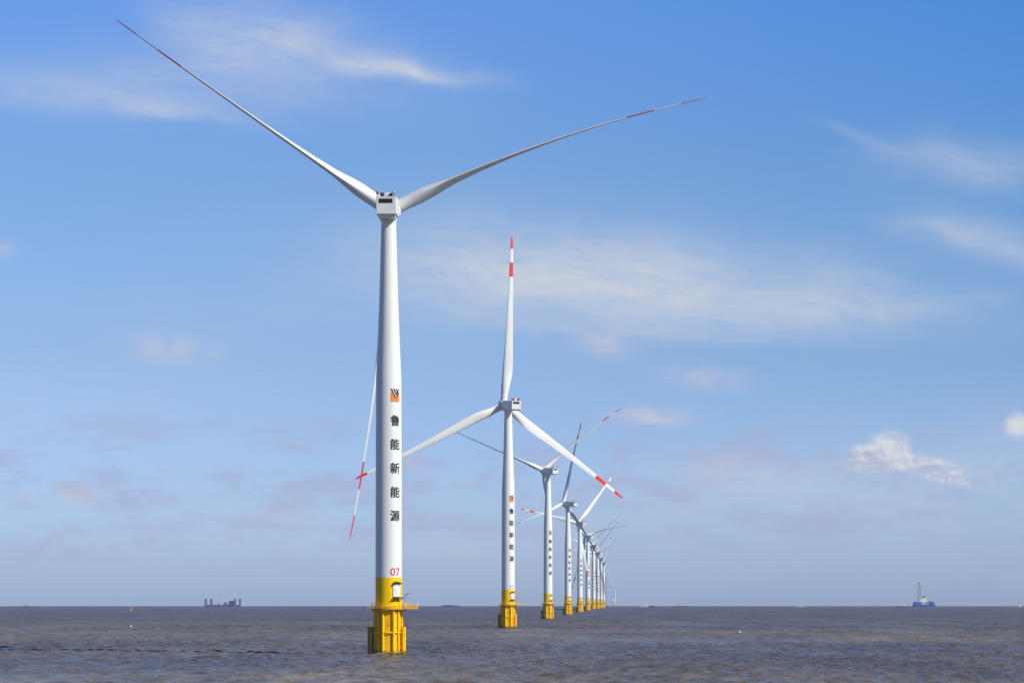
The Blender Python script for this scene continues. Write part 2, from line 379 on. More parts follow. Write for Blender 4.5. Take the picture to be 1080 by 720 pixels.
sea.data.materials.append(ms)

# ------------------------------------------------------------------ the air over the sea
hz = MB(); hz.box((0, 0, 80.0), (33000, 33000, 200)); haze = hz.build('haze', [])
haze['kind'] = 'stuff'
mh = bpy.data.materials.new('sea_haze'); mh.use_nodes = True; mh.node_tree.nodes.clear()
th = NT(mh.node_tree); pv = th.new('ShaderNodeVolumePrincipled')
pv.inputs['Color'].default_value = (0.74, 0.85, 1.0, 1); pv.inputs['Density'].default_value = 2.3e-5
pv.inputs['Anisotropy'].default_value = 0.0
oh = th.new('ShaderNodeOutputMaterial'); mh.node_tree.links.new(pv.outputs[0], oh.inputs['Volume'])
haze.data.materials.append(mh)

# ------------------------------------------------------------------ wind turbines
HUB = 99.95
def tower_r(z):
    pts = ((0, 2.98), (17, 2.98), (40, 2.94), (61.5, 2.86), (79.5, 2.13), (97.2, 1.66))
    for (a, ra), (b_, rb) in zip(pts, pts[1:]):
        if z <= b_: return ra+(rb-ra)*(z-a)/(b_-a)
    return 1.66

# lettering bent round the tower: flat outline (u across, v up) -> cylinder
def wrap(me, phi, z0, lift=0.03):
    bm = bmesh.new(); bm.from_mesh(me)
    us = [v.co.x for v in bm.verts]; u = math.floor(min(us)/.15)*.15
    while u < max(us):
        bmesh.ops.bisect_plane(bm, geom=bm.verts[:]+bm.edges[:]+bm.faces[:], plane_co=(u, 0, 0), plane_no=(1, 0, 0)); u += .15
    bmesh.ops.triangulate(bm, faces=bm.faces[:])
    for v in bm.verts:
        z = z0+v.co.y; R = tower_r(z)+lift+v.co.z; a = phi+v.co.x/tower_r(z)
        v.co = (R*sin(a), -R*cos(a), z)
    bm.to_mesh(me); bm.free()
def text_mesh(s, size, bold=0.0):
    cu = bpy.data.curves.new('text', 'FONT'); cu.body = s; cu.size = size; cu.offset = bold
    cu.align_x = 'CENTER'; cu.align_y = 'CENTER'; cu.resolution_u = 3
    o = bpy.data.objects.new('text', cu); C.objects.link(o)
    bpy.context.view_layer.update()
    me = bpy.data.meshes.new_from_object(o.evaluated_get(bpy.context.evaluated_depsgraph_get()))
    bpy.data.objects.remove(o); bpy.data.curves.remove(cu)
    xs = [v.co.x for v in me.vertices]; ys = [v.co.y for v in me.vertices]
    cx, cy = (min(xs)+max(xs))/2, (min(ys)+max(ys))/2
    for v in me.vertices: v.co.x -= cx; v.co.y -= cy; v.co.z = 0
    return me, max(xs)-min(xs), max(ys)-min(ys)
def lettering(name, s, size, phi, z, m, parent, bold=0.0, sx=1.0, sy=1.0):
    me, wd, ht = text_mesh(s, 1.0)
    f = size/max(wd, ht); bm = bmesh.new(); k_ = 0
    for ox, oy in ((-bold, -bold), (bold, -bold), (-bold, bold), (bold, bold)) if bold else ((0, 0),):   # heavier strokes
        m2 = me.copy()
        for v in m2.vertices: v.co = (v.co.x*f*sx+ox, v.co.y*f*sy+oy, .006*k_)
        bm.from_mesh(m2); bpy.data.meshes.remove(m2); k_ += 1
    bm.to_mesh(me); bm.free()
    wrap(me, phi, z); me.materials.append(m)
    return link(name, me, parent)

PHI = RAD(33)
parts = {}
def P(mb, name, m, parent=None, **k):
    o = mb.build(name, m, parent, **k); return o

def make_base(root):
    """tower with its marks, yellow foundation, platform, door"""
    prof = [(2.98, 17.2)]+[(tower_r(z), z) for z in np.linspace(19, 97.2, 40)]
    tw = MB(); tw.lathe(prof, 64)
    for z in (38.5, 62.0, 80.0): tw.lathe([(tower_r(z)+.004, z-.10), (tower_r(z)+.012, z-.06), (tower_r(z)+.012, z+.06), (tower_r(z)+.004, z+.10)], 64, cap0=False, cap1=False)
    tower = tw.build('tower', M['white'], root)
    # emblem: orange square with slanting black bars over it
    e = MB(); e.add([(-1.15, -1.45, 0), (1.15, -1.45, 0), (1.15, .55, 0), (.95, 1.0, 0), (.10, -.50, 0), (-.85, .95, 0), (-1.15, .55, 0)], [(0, 1, 2, 3, 4), (0, 4, 5, 6)])
    o = e.build('emblem', M['orange'], tower); wrap(o.data, PHI, 57.9, 0.02)
    e = MB()
    for x0, ln in ((-1.15, 2.1), (-.55, 1.55), (.05, 1.0)):
        e.add([(x0, 1.5, 0), (x0+.34, 1.5, 0), (x0+.34+.52*ln, 1.5-ln, 0), (x0+.52*ln, 1.5-ln, 0)], [(0, 3, 2, 1)])
    e.add([(.86, 1.5, 0), (1.16, 1.5, 0), (.46, .30, 0), (.28, .60, 0)], [(0, 3, 2, 1)])
    e.add([(.30+.04, -.35+.02, 0), (.98, .75, 0), (1.14, .48, 0), (.36, -.68+.02, 0)], [(0, 3, 2, 1)])
    o = e.build('emblem_bars', M['ink'], tower); wrap(o.data, PHI, 57.9, 0.05)
    for ch, z in zip('鲁能新能源', (52.3, 47.0, 41.65, 36.3, 31.0)):
        lettering('character', ch, 2.35, PHI, z, M['ink'], tower, bold=0.06, sx=1.0)
    # yellow lower tower and platform
    yb = MB(); yb.lathe([(2.98, 10.35), (2.98, 17.2)], 64, cap0=False, cap1=False); yb.lathe([(2.985, 10.55), (3.10, 10.6), (3.10, 10.85), (2.985, 10.9)], 64, cap0=False, cap1=False)
    yb.build('tower_base', M['yellow'], root)
    pl = MB(); pl.lathe([(2.70, 10.05), (4.05, 10.05), (4.05, 10.32), (2.70, 10.32)], 48, cap0=False, cap1=False)
    for q in range(12):
        a = 2*pi*q/12; pl.tube((2.55*cos(a), 2.55*sin(a), 9.0), (3.9*cos(a), 3.9*sin(a), 10.06), .09, 6)
    pl.box((5.25, -.9, 10.20), (2.6, 2.5, .22)); pl.box((-4.35, -.7, 10.19), (.9, 1.7, .22))
    plat = pl.build('access_platform', M['grate'], root)
    rl = MB()
    for z in (10.9, 11.45):
        rl.ring(3.97, z, .04, 40, 6)
        for y in (-2.1, .3): rl.tube((3.9, y, z), (6.5, y, z), .04, 6)
        rl.tube((6.5, -2.1, z), (6.5, .3, z), .04, 6)
        for y in (-1.5, .1): rl.tube((-3.9, y, z), (-4.75, y, z), .04, 6)
        rl.tube((-4.75, -1.5, z), (-4.75, .1, z), .04, 6)
    for q in range(20):
        a = 2*pi*q/20; rl.tube((3.97*cos(a), 3.97*sin(a), 10.3), (3.97*cos(a), 3.97*sin(a), 11.47), .045, 6)
    for x in (4.7, 5.6, 6.5):
        for y in (-2.1, .3): rl.tube((x, y, 10.3), (x, y, 11.47), .045, 6)
    for y in (-1.3, -.5): rl.tube((6.5, y, 10.3), (6.5, y, 11.47), .045, 6)
    rl.box((5.2, -2.12, 10.48), (2.6, .03, .28)); rl.box((6.52, -.9, 10.48), (.03, 2.4, .28))
    rl.build('railing', M['yellow'], plat)
    dv = MB(); dv.tube((3.7, -2.6, 10.3), (3.7, -2.6, 13.2), .09, 8, .07); dv.tube((3.7, -2.6, 13.2), (4.9, -3.3, 13.9), .06, 8); dv.tube((3.7, -2.6, 12.2), (4.3, -2.95, 13.5), .04, 6)
    dv.tube((4.85, -3.27, 13.85), (4.85, -3.27, 12.9), .015, 4)
    dv.build('davit_crane', M['steel'], plat)
    # door in the tower: white leaf, dark hood over it, dark landing under it
    dw = MB(); ph = RAD(39); R = 3.0
    def on(u, z, out=0.0):
        a = ph+u/R; return ((R+out)*sin(a), -(R+out)*cos(a), z)
    us = np.linspace(-.92, .92, 9); zs = np.linspace(12.9, 15.9, 9)
    def arch(u, zz): return zz if zz < 14.8 else 14.8+(zz-14.8)*(0.45+0.55*math.sqrt(max(0, 1-(u/.93)**2)))
    g0 = [[on(u, arch(u, z), .16) for u in us] for z in zs]; vs = [p for r_ in g0 for p in r_]
    n = len(us); fs = [(i_*n+j_, i_*n+j_+1, (i_+1)*n+j_+1, (i_+1)*n+j_) for i_ in range(len(zs)-1) for j_ in range(n-1)]
    dw.add(vs, fs)
    rim = [(u, zs[0]) for u in us]+[(us[-1], arch(us[-1], z)) for z in zs[1:]]+[(u, arch(u, zs[-1])) for u in us[::-1][1:]]+[(us[0], arch(us[0], z)) for z in zs[::-1][1:-1]]
    k_ = len(rim); dw.add([on(u, z, .16) for u, z in rim]+[on(u, z, -.05) for u, z in rim], [(i_, (i_+1)%k_, k_+(i_+1)%k_, k_+i_) for i_ in range(k_)])
    door = dw.build('door', M['shipwhite'], root, sharp=50)
    hd = MB(); a0 = [on(u, 16.05+.28*(1-(u/.95)**2), .02) for u in np.linspace(-.95, .95, 9)]; a1 = [on(u, 15.85+.22*(1-(u/.95)**2), .75) for u in np.linspace(-.95, .95, 9)]
    a2 = [(x, y, z-.42) for x, y, z in a0]; a3 = [(x, y, z-.12) for x, y, z in a1]
    vs = a0+a1+a2+a3; fs = []
    for i_ in range(8):
        for p_, q_ in ((0, 9), (9, 27), (27, 18), (18, 0)): fs.append((p_+i_, p_+i_+1, q_+i_+1, q_+i_))
    fs += [(0, 9, 27, 18), (8, 17, 35, 26)]
    hd.add(vs, fs); hd.build('hood', M['black'], door)
    ln = MB()
    for u in (-.75, 0, .75):
        ln.tube(on(u, 11.7, .02), on(u, 12.72, .9), .09, 6)
    A0, A1, B0, B1 = on(-.95, 12.75, 0), on(.95, 12.75, 0), on(-.95, 12.75, 1.0), on(.95, 12.75, 1.0)
    lo = lambda p: (p[0], p[1], p[2]-.26)
    ln.add([A0, A1, B1, B0, lo(A0), lo(A1), lo(B1), lo(B0)], [(0, 1, 2, 3), (7, 6, 5, 4), (0, 4, 5, 1), (1, 5, 6, 2), (2, 6, 7, 3), (3, 7, 4, 0)])
    ln.build('landing', M['black'], door)
    hp = MB(); hp.tube(on(-.45, 14.0, .2), on(-.45, 14.5, .2), .04, 6); hp.tube(on(-.45, 14.0, .15), on(-.45, 14.0, .2), .03, 6); hp.tube(on(-.45, 14.5, .15), on(-.45, 14.5, .2), .03, 6)
    hp.build('handle', M['steel'], door)
    # pile and the tubes round it
    pm = MB(); pm.lathe([(2.86, -6), (2.86, 9.2), (2.95, 9.9), (2.95, 10.04)], 56); pm.build('pile', M['pile'], root)
    for x_, r_ in ((-169, .22), (-136, .17), (-112, .30), (-68, .34), (-42, .22), (-12, .24), (25, .24), (60, .3), (95, .24), (130, .3), (158, .24)):
        q = MB(); A = RAD(x_); R1 = 2.92+r_*.6
        q.tube((R1*cos(A), R1*sin(A), -6), (R1*cos(A), R1*sin(A), 10.04), r_, 12)
        q.build('cable_tube', M['pile'], root)
    for z, r_ in ((4.85, .15), (.35, .22)):
        q = MB(); q.ring(3.22, z, r_, 48, 8); q.build('fender_ring', M['pile'], root)
    for A in (RAD(166), RAD(-14)):
        bl = MB(); ax = Vector((cos(A), sin(A), 0)); sd_ = Vector((-sin(A), cos(A), 0))
        if A > 1: c0 = ax*4.2; hw = 1.35
        else: c0 = ax*3.55; hw = .62
        for s_ in (-1, 1):
            p = c0+sd_*hw*s_; bl.tube(p+Vector((0, 0, -6)), p+Vector((0, 0, 6.15)), .36 if A > 1 else .26, 12)
            for z in (1.4, 5.4): bl.tube(p+Vector((0, 0, z)), p-ax*1.3+Vector((0, 0, z)), .17, 8)
        for z in np.arange(-.5, 6.1, .42): bl.tube(c0-sd_*hw+Vector((0, 0, z)), c0+sd_*hw+Vector((0, 0, z)), .045, 6)
        if A > 1:
            for s_ in (-1, 1):
                p = c0-ax*.75+sd_*.35*s_; bl.tube(p+Vector((0, 0, -4)), p+Vector((0, 0, 10.1)), .05, 6)
            for z in np.arange(.2, 10, .6): bl.tube(c0-ax*.75-sd_*.35+Vector((0, 0, z)), c0-ax*.75+sd_*.35+Vector((0, 0, z)), .03, 5)
        bl.build('boat_landing', M['brown_yellow'] if A > 1 else M['pile'], root)

def make_head(root):
    """nacelle and hub, in a frame whose +Y is the rotor axis"""
    objs = []
    nc = MB()                                    # shell: loft of rounded boxes along the axis
    def rr(wd, z0, z1, rc, y, n=5):
        pts = []
        for cx, cz, a0 in ((wd/2-rc, z1-rc, 0), (-(wd/2-rc), z1-rc, 90), (-(wd/2-rc), z0+rc, 180), (wd/2-rc, z0+rc, 270)):
            for q in range(n+1):
                a = RAD(a0+90*q/n); pts.append((cx+rc*cos(a), y, cz+rc*sin(a)))
        return pts
    secs = [(4.30, -1.55, 1.95, .10, -9.5), (4.46, -1.62, 2.02, .16, -9.38), (4.6, -1.75, 2.05, .18, -6.0), (4.6, -1.9, 2.1, .25, -2.0), (4.5, -2.0, 2.1, .5, 1.2), (4.2, -2.0, 2.05, 1.2, 2.6), (3.9, -1.9, 1.95, 1.7, 3.2)]
    rings = [rr(*s_) for s_ in secs]; n = len(rings[0]); nc.add([p for r_ in rings for p in r_],
        [(k_*n+i_, k_*n+(i_+1)%n, (k_+1)*n+(i_+1)%n, (k_+1)*n+i_) for k_ in range(len(rings)-1) for i_ in range(n)]+[tuple(range(n-1, -1, -1)), tuple(range((len(rings)-1)*n, len(rings)*n))])
    nc.box((0, -5.2, -1.95), (3.7, 6.8, .7), taper=1.12)                      # belly fairing
    nacelle = nc.build('nacelle', M['nacelle'], root); objs.append(nacelle)
    lo = MB(); lo.lathe([(1.75, -3.0), (1.85, -2.6), (2.15, -1.9), (2.15, -1.5)], 40, cap1=True); lo.build('yaw_ring', M['nacelle'], nacelle)
    v = MB(); v.box((-.10, -9.50, 1.28), (3.05, .10, .95))
    v.build('vent', M['vent'], nacelle)
    s2 = MB()
    for z in (0.95, 1.2, 1.45, 1.7): s2.box((-.10, -9.565, z-.03), (3.0, .03, .05))
    s2.build('louvre', M['black'], nacelle)
    rf = MB(); rf.box((0, -8.0, 2.16), (4.5, 2.9, .16)); rf.build('roof_ledge', M['nacelle'], nacelle)
    for x in (-1.95, 1.75):
        bc = MB(); bc.tube((x, -8.9, 2.2), (x, -8.9, 2.75), .10, 8)
        bc.lathe([(.26, 2.7), (.30, 2.85), (.30, 3.25), (.18, 3.5)], 16, c=(x, -8.9, 0))
        bc.build('beacon', M['lamp'], nacelle) if x < 0 else bc.build('beacon', M['steel'], nacelle)
    bx = MB(); bx.box((-.95, -8.4, 2.66), (.75, .8, .85)); bx.build('instrument_box', M['black'], nacelle, bevel=.04)
    bx = MB(); bx.box((.15, -7.8, 2.72), (1.1, 1.0, .95)); bx.build('roof_hatch', M['nacelle'], nacelle, bevel=.05)
    bx = MB(); bx.box((1.05, -8.6, 2.62), (.6, .6, .75)); bx.build('instrument_box', M['black'], nacelle, bevel=.04)
    ms_ = MB(); ms_.tube((1.95, -8.2, 2.2), (1.95, -8.2, 3.9), .05, 6); ms_.tube((1.6, -8.2, 3.6), (2.3, -8.2, 3.6), .035, 6)
    for x in (1.6, 2.3): ms_.tube((x, -8.2, 3.6), (x, -8.2, 3.9), .07, 8)
    ms_.build('wind_sensor', M['steel'], nacelle)
    for x in (-2.1, 2.1):
        hr = MB()
        for y in (-6.4, -4.4, -2.4, -.4): hr.tube((x, y, 2.0), (x, y, 2.9), .03, 5)
        hr.tube((x, -6.4, 2.9), (x, -.4, 2.9), .03, 5)
        hr.build('roof_rail', M['steel'], nacelle)
    hb = MB(); pr = [(1.9, -2.3), (2.15, -1.9), (2.5, -1.0), (2.6, 0), (2.45, 1.0), (1.95, 1.9), (1.3, 2.6), (.5, 2.95)]
    hb.lathe(pr, 40)
    hb.v = [(x, z+5.5, -y) for x, y, z in hb.v]                               # lathe axis -> +Y
    hub = hb.build('hub', M['nacelle'], root); objs.append(hub)
    return objs

def blade_mesh(az, beta, pre, grav, R):
    st = sorted(set([1.2, 2.2, 3.2, 4.5, 6, 7.5, 9, 11, 13, 15, 17, 20, 23, 26, 30, 34, 38, 42, 46, 50, 54] + [R*f for f in (.76, .80, .845, .885, .925, .95, .97, .985, .995, 1.0)]))
    ip = lambda x, xs, ys: float(np.interp(x, xs, ys))
    A = RAD(az); rh = np.array([sin(A), 0, cos(A)]); cw = np.array([cos(A), 0, -sin(A)]); u = np.array([0, 1.0, 0])
    n = 28; vs = []; fs = []; mi = []
    B0 = RAD(beta); flap0 = cos(B0)*u+sin(B0)*cw; D = pre+grav*sin(A)*sin(B0)
    for r in st:
        f = r/R
        ch = ip(f, (0, .06, .13, .20, .28, .4, .6, .8, .93, .98, 1), (3.1, 3.15, 4.1, 4.55, 4.25, 3.45, 2.45, 1.75, 1.32, 1.1, .45))
        tr = ip(f, (0, .06, .13, .2, .3, .5, .8, 1), (1, .95, .62, .42, .31, .24, .19, .17))
        bl = ip(f, (0, .05, .19), (0, .0, 1)); tw = RAD(ip(f, (0, .2, .5, 1), (13, 11, 4, 0)))
        be = B0+tw; tr_d = cos(be)*cw-sin(be)*u; fl_d = cos(be)*u+sin(be)*cw
        ctr_ = rh*r+flap0*D*max(0, f-.04)**2/(.96**2)
        for k_ in range(n):
            a = 2*pi*k_/n
            circ = (-.5*cos(a), .5*sin(a))
            xx = .5*(1-cos(a)); yt = 5*(.2969*math.sqrt(xx)-.126*xx-.3516*xx**2+.2843*xx**3-.1015*xx**4)
            foil = (xx-.32, (yt if a <= pi else -yt*.85)+.05*(xx-xx*xx)*2)
            ca = circ[0]*(1-bl)+foil[0]*bl
            cb = (circ[1]*(1-bl)*ch if True else 0)+foil[1]*tr*ch*bl
            vs.append(tuple(ctr_+tr_d*ca*ch+fl_d*cb))
    for s_ in range(len(st)-1):
        f = (st[s_]+st[s_+1])/2/R; red = .76 < f < .845 or f > .925
        for k_ in range(n):
            fs.append((s_*n+k_, s_*n+(k_+1)%n, (s_+1)*n+(k_+1)%n, (s_+1)*n+k_)); mi.append(1 if red else 0)
    fs += [tuple(range(n-1, -1, -1)), tuple(range((len(st)-1)*n, len(st)*n))]; mi += [0, 1]
    mb = MB(); mb.v = vs; mb.f = fs; mb.mi = mi; return mb

def copy_tree(o, parent):
    c_ = o.copy(); C.objects.link(c_); c_.parent = parent
    for ch in list(o.children): copy_tree(ch, c_)
    return c_

#       n   yaw    az    pitch  pre  grav   R    label
ROW = [(1, -0.8, 63.4, 82.0, 5.6, 4.6, 75.2, 'nearest and tallest white wind turbine, red 07 above its yellow base'),
       (2, 22.6, 2.15, 8.0, 6.0, 3.0, 76.1, 'second nearest white turbine with one blade pointing straight up'),
       (3, 31.3, 48.3, 85.0, 4.4, 4.2, 74.9, 'third white turbine of the row, one thin dark blade reaching left behind the second tower'),
       (4, 45.0, 9.4, 85.2, 4.3, 1.5, 74.8, 'fourth white turbine of the row, its dark upper blade nearly upright'),
       (5, 31.2, 40.4, 12.6, 5.1, 3.0, 75.0, 'fifth white turbine of the row, a white blade rising to the right'),
       (6, 36.0, 72.0, 106.0, 5.0, 3.0, 75.0, 'sixth white turbine of the row, standing between the fifth and a slightly shorter one'),
       (7, 38.0, 43.0, 106.0, 5.0, 3.0, 75.0, 'seventh white turbine of the row, in the middle of the crowded far towers'),
       (8, 40.0, 36.0, 106.0, 5.0, 3.0, 75.0, 'eighth white turbine of the row, third before the end of the close set towers'),
       (9, 38.0, 42.0, 106.0, 5.0, 3.0, 75.0, 'ninth white turbine of the row, a dark blade hanging down to the right'),
       (10, 36.0, 18.0, 50.0, 5.0, 3.0, 75.0, 'tenth white turbine, last of the close set towers before the gap')]
TILT = RAD(5)
proto = None
for n_, yaw, az, beta, pre, grav, R, lab in ROW:
    D = 597.0*n_
    root = thing('wind_turbine', at(662-252.0/n_, D), lab, 'wind turbine', 'white wind turbines standing in a row in the sea')
    if proto is None:
        make_base(root); proto = root
    else:
        for ch in list(proto.children):
            if ch.name.split('.')[0] in ('nacelle', 'hub', 'blade'): continue
            copy_tree(ch, root)
    if n_ == 1: heads = make_head(root)
    else: heads = [copy_tree(h, root) for h in heads]
    for h in heads: h.location = (0, 0, HUB); h.rotation_euler = (TILT, 0, RAD(yaw))
    hubc = Vector((0, 0, HUB)) + Matrix.Rotation(RAD(yaw), 3, 'Z') @ Matrix.Rotation(TILT, 3, 'X') @ Vector((0, 5.5, 0))
    for q in range(3):
        o = blade_mesh(az+120*q, beta, pre, grav, R).build('blade', [M['blade'], M['red']], root, sharp=60)
        o.location = hubc; o.rotation_euler = (TILT, 0, RAD(yaw))
for root, s_ in ((proto, '07'),):
    tw = [c_ for c_ in root.children if c_.name.startswith('tower') and not c_.name.startswith('tower_base')][0]
    lettering('number', s_, 2.3, PHI, 18.45, M['redink'], tw, bold=.02, sx=1.05, sy=1.0)
second = [o for o in C.objects if o.get('label', '').startswith('second nearest')][0]
tw = [c_ for c_ in second.children if c_.name.startswith('tower') and not c_.name.startswith('tower_base')][0]
lettering('number', '11', 1.9, PHI, 18.45, M['redink'], tw, bold=.02)
# one more far beyond, alone, only tower, head and rotor large enough to see
D = 13400.0
root = thing('wind_turbine', at(648.6, D), 'lone faint turbine standing far beyond the gap at the end of the row', 'wind turbine', 'white wind turbines standing in a row in the sea')
for ch in proto.children:
    if ch.name.split('.')[0] in ('tower', 'tower_base', 'pile', 'access_platform'):
        c_ = ch.copy(); C.objects.link(c_); c_.parent = root
for h in heads:
    c_ = h.copy(); C.objects.link(c_); c_.parent = root; c_.location = (0, 0, HUB); c_.rotation_euler = (TILT, 0, RAD(38))
for q in range(3):
    o = blade_mesh(15+120*q, 60, 5, 3, 75).build('blade', [M['blade'], M['red']], root, sharp=60)
    o.location = Vector((0, 0, HUB)) + Matrix.Rotation(RAD(38), 3, 'Z') @ Vector((0, 5.5, .5)); o.rotation_euler = (TILT, 0, RAD(38))

# ------------------------------------------------------------------ ships
def hull_mb(L, W, H, bow=0.28, stern=0.12, sheer=0.25, T_=1.2, n=18):
    mb = MB(); vs = []
    for i_ in range(n+1):
        s_ = i_/n; x = (s_-.5)*L
        k_ = 1.0
        if s_ > 1-bow: k_ = math.sqrt(max(0.0, 1-((s_-(1-bow))/bow)**2.2))
        elif s_ < stern: k_ = .82+.18*math.sin(s_/stern*pi/2)
        top = H*(1+sheer*max(0, (s_-.6)/.4)**2+.08*max(0, (.2-s_)/.2)); k_ = max(k_, .02)
        rake = max(0, (s_-(1-bow))/bow)*.05*L
        for y, z, dxx in ((-.5*k_*.55, -T_, -rake), (-.5*k_*.92, 0, 0), (-.5*k_, top, rake*.4), (-.46*k_, top, rake*.4), (-.46*k_, top-.3, rake*.4),
                          (.46*k_, top-.3, rake*.4), (.46*k_, top, rake*.4), (.5*k_, top, rake*.4), (.5*k_*.92, 0, 0), (.5*k_*.55, -T_, -rake)):
            vs.append((x+dxx, y*W, z))
    m = 10
    fs = [(i_*m+j_, i_*m+(j_+1)%m, (i_+1)*m+(j_+1)%m, (i_+1)*m+j_) for i_ in range(n) for j_ in range(m)]
    fs += [tuple(range(m)), tuple(range(n*m, n*m+m))]
    mb.add(vs, fs); return mb
def house(root, x, z, L, W, levels, m, hl=2.6, shrink=.9):
    bs = None
    for k_ in range(levels):
        q = MB(); f = shrink**k_; q.box((x, 0, z+hl*(k_+.5)), (L*f, W*f, hl-.02)); q.box((x, 0, z+hl*(k_+1)-.04), (L*f+.7, W*f+.7, .12))
        bs = q.build('deckhouse', m, root)
        wn_ = MB(); ny = max(3, int(L*f/1.7))
        for i_ in range(ny):
            xx = x-L*f/2+(i_+.5)*L*f/ny
            for s_ in (-1, 1): wn_.box((xx, s_*(W*f/2+.01), z+hl*(k_+.58)), (.8, .06, .8))
        for s_ in (-1, 1):
            for i_ in range(4): wn_.box((x+s_*(L*f/2+.01), (i_-1.5)*W*f/4.4, z+hl*(k_+.58)), (.06, .9, .8))
        wn_.build('window_row', M['glass'], bs)
    return z+hl*levels
def mast(root, x, z, h, name='mast', m='shipwhite', r=.16):
    q = MB(); q.tube((x, 0, z), (x, 0, z+h), r, 8, r*.5); q.tube((x, -1.2, z+h*.7), (x, 1.2, z+h*.7), .07, 6); q.box((x+.3, 0, z+h*.55), (.3, 1.7, .25))
    return q.build(name, M[m], root)
def lattice_mb(p0, p1, w0, w1, bays, r):
    mb = MB(); p0, p1 = Vector(p0), Vector(p1); d = (p1-p0).normalized()
    a = d.cross(Vector((0, 1, 0))); a = a.normalized() if a.length > .01 else Vector((1, 0, 0)); b_ = d.cross(a)
    def cor(k_):
        t_ = k_/bays; c_ = p0.lerp(p1, t_); h = (w0+(w1-w0)*t_)/2
        return [c_+a*h*i_+b_*h*j_ for i_, j_ in ((-1,-1),(1,-1),(1,1),(-1,1))]
    for k_ in range(bays):
        A, B = cor(k_), cor(k_+1)
        for i_ in range(4):
            mb.tube(A[i_], B[i_], r, 6); mb.tube(A[i_], B[(i_+1)%4], r*.6, 5); mb.tube(A[i_], A[(i_+1)%4], r*.6, 5)
    return mb
def ship(name, px, D, rz, label, cat, group=None): return thing(name, at(px, D), label, cat, group, rz)
FAR = 'distant vessels along the horizon'

# jack-up installation vessel with four legs, left
s = ship('jack_up_vessel', 234.5, 6800, RAD(4), 'long dark vessel with four tall legs standing on the left horizon', 'ship', FAR)
hull_mb(86, 30, 5.5, .06, .04, .02).build('hull', M['navy'], s)
for x in (-42, -28, 32.5, 45):
    for y in (-12, 12):
        q = lattice_mb((x, y, -2), (x, y, 21.5 if x != -28 else 20.5), 4.6, 4.6, 7, .55); q.box((x, y, 19.2), (5.6, 5.6, 3.2)); q.build('leg', M['leg'], s)
top = house(s, 24, 5.2, 18, 22, 4, M['blue'], 2.6, .92); mast(s, 22, top, 6)
for x, hgt, ln_ in ((-16, 6, 9), (-4, 5, 10), (8, 7, 8)):
    q = MB(); q.box((x, 0, 5.2+hgt/2), (ln_, 16, hgt)); q.build('cargo_stack', M['maroon' if x == 8 else 'lattice'], s, bevel=.2)
lattice_mb((-9, 0, 5), (-6, 0, 31), 2.2, 1.2, 8, .25).build('crane_boom', M['lattice'], s)
q = MB(); q.lathe([(2.6, 5), (2.6, 9), (2.0, 11), (2.0, 12.5)], 16, c=(-9, 4, 0)); q.build('crane_pedestal', M['lattice'], s)

# crane vessel, right
s = ship('crane_vessel', 974.5, 6800, RAD(-5), 'blue crane vessel with a tall pale lattice tower on the right horizon', 'ship', FAR)
hull_mb(58, 22, 6.0, .10, .06, .15).build('hull', M['blue'], s)
top = house(s, 19, 5.8, 14, 16, 3, M['blue'], 2.7); mast(s, 18, top, 5)
q = MB(); q.box((-17, 0, 9.6), (20, 15, 7.5)); q.build('deck_house', M['blue'], s, bevel=.3)
q = lattice_mb((-10, 0, 8), (-12.5, 0, 62), 11.0, 4.5, 12, .62); q.box((-12.5, 0, 63.2), (5.8, 5.8, 3.0)); q.build('lattice_tower', M['lattice'], s)
q = MB(); q.box((-12.5, 0, 66.3), (3.6, 3.6, 3)); q.build('tower_head', M['shipwhite'], s, bevel=.2)
q = MB(); q.box((-3, 0, 17.0), (20, 12, 10), taper=.8); q.build('machinery_house', M['shipwhite'], s, bevel=.3)
lattice_mb((2, 0, 9), (-2.0, 0, 27), 3, 2, 6, .4).build('crane_boom', M['lattice'], s)
lattice_mb((6, 0, 8), (15, 0, 16), 2.4, 1.6, 5, .35).build('crane_boom', M['navy'], s)
q = MB(); q.box((-.5, 0, 26.8), (4.2, 4.2, 5)); q.build('crane_cab', M['maroon'], s, bevel=.2)
s = ship('workboat', 951.5, 6500, RAD(3), 'small dark workboat with a white wheelhouse left of the blue crane vessel', 'boat', FAR)
hull_mb(31, 8, 2.6).build('hull', M['hullblack'], s); top = house(s, 5, 2.4, 7, 5.5, 2, M['shipwhite'], 2.4); mast(s, 4, top, 5)

s = ship('cargo_barge', 474.7, 6900, RAD(-2), 'dark blue low cargo barge with its bridge at the right end', 'ship', FAR)
hull_mb(44, 9, 4.2, .12, .08, .1).build('hull', M['navy'], s); top = house(s, 14, 4, 8, 7, 2, M['shipwhite'], 2.5); mast(s, 16, top, 4)
q = MB(); q.box((-4, 0, 4.5), (26, 6.4, 1.2)); q.build('hatch_cover', M['navy'], s, bevel=.15)
s = ship('tugboat', 27.5, 7000, RAD(5), 'small dark tug alone at the far left of the horizon', 'boat', FAR)
hull_mb(14, 6, 2.6).build('hull', M['hullblack'], s); top = house(s, 1, 2.4, 6, 4.5, 2, M['lattice'], 2.3); mast(s, 0, top, 3)
s = ship('fishing_boat', 387, 5600, RAD(10), 'small pale blue boat half hidden behind the nearest yellow platform', 'boat', FAR)
hull_mb(13, 5, 2.4).build('hull', M['blue'], s); top = house(s, 2, 2.2, 4, 3.6, 2, M['shipwhite'], 2.2); mast(s, 1, top, 3)
s = ship('ferry', 678.5, 7000, RAD(2), 'pale small ferry right of the turbine row, its white cabin forward', 'boat', FAR)
hull_mb(26, 7, 2.2).build('hull', M['lattice'], s); top = house(s, 3, 2, 7, 5, 2, M['shipwhite'], 2.6); mast(s, 2, top, 3)
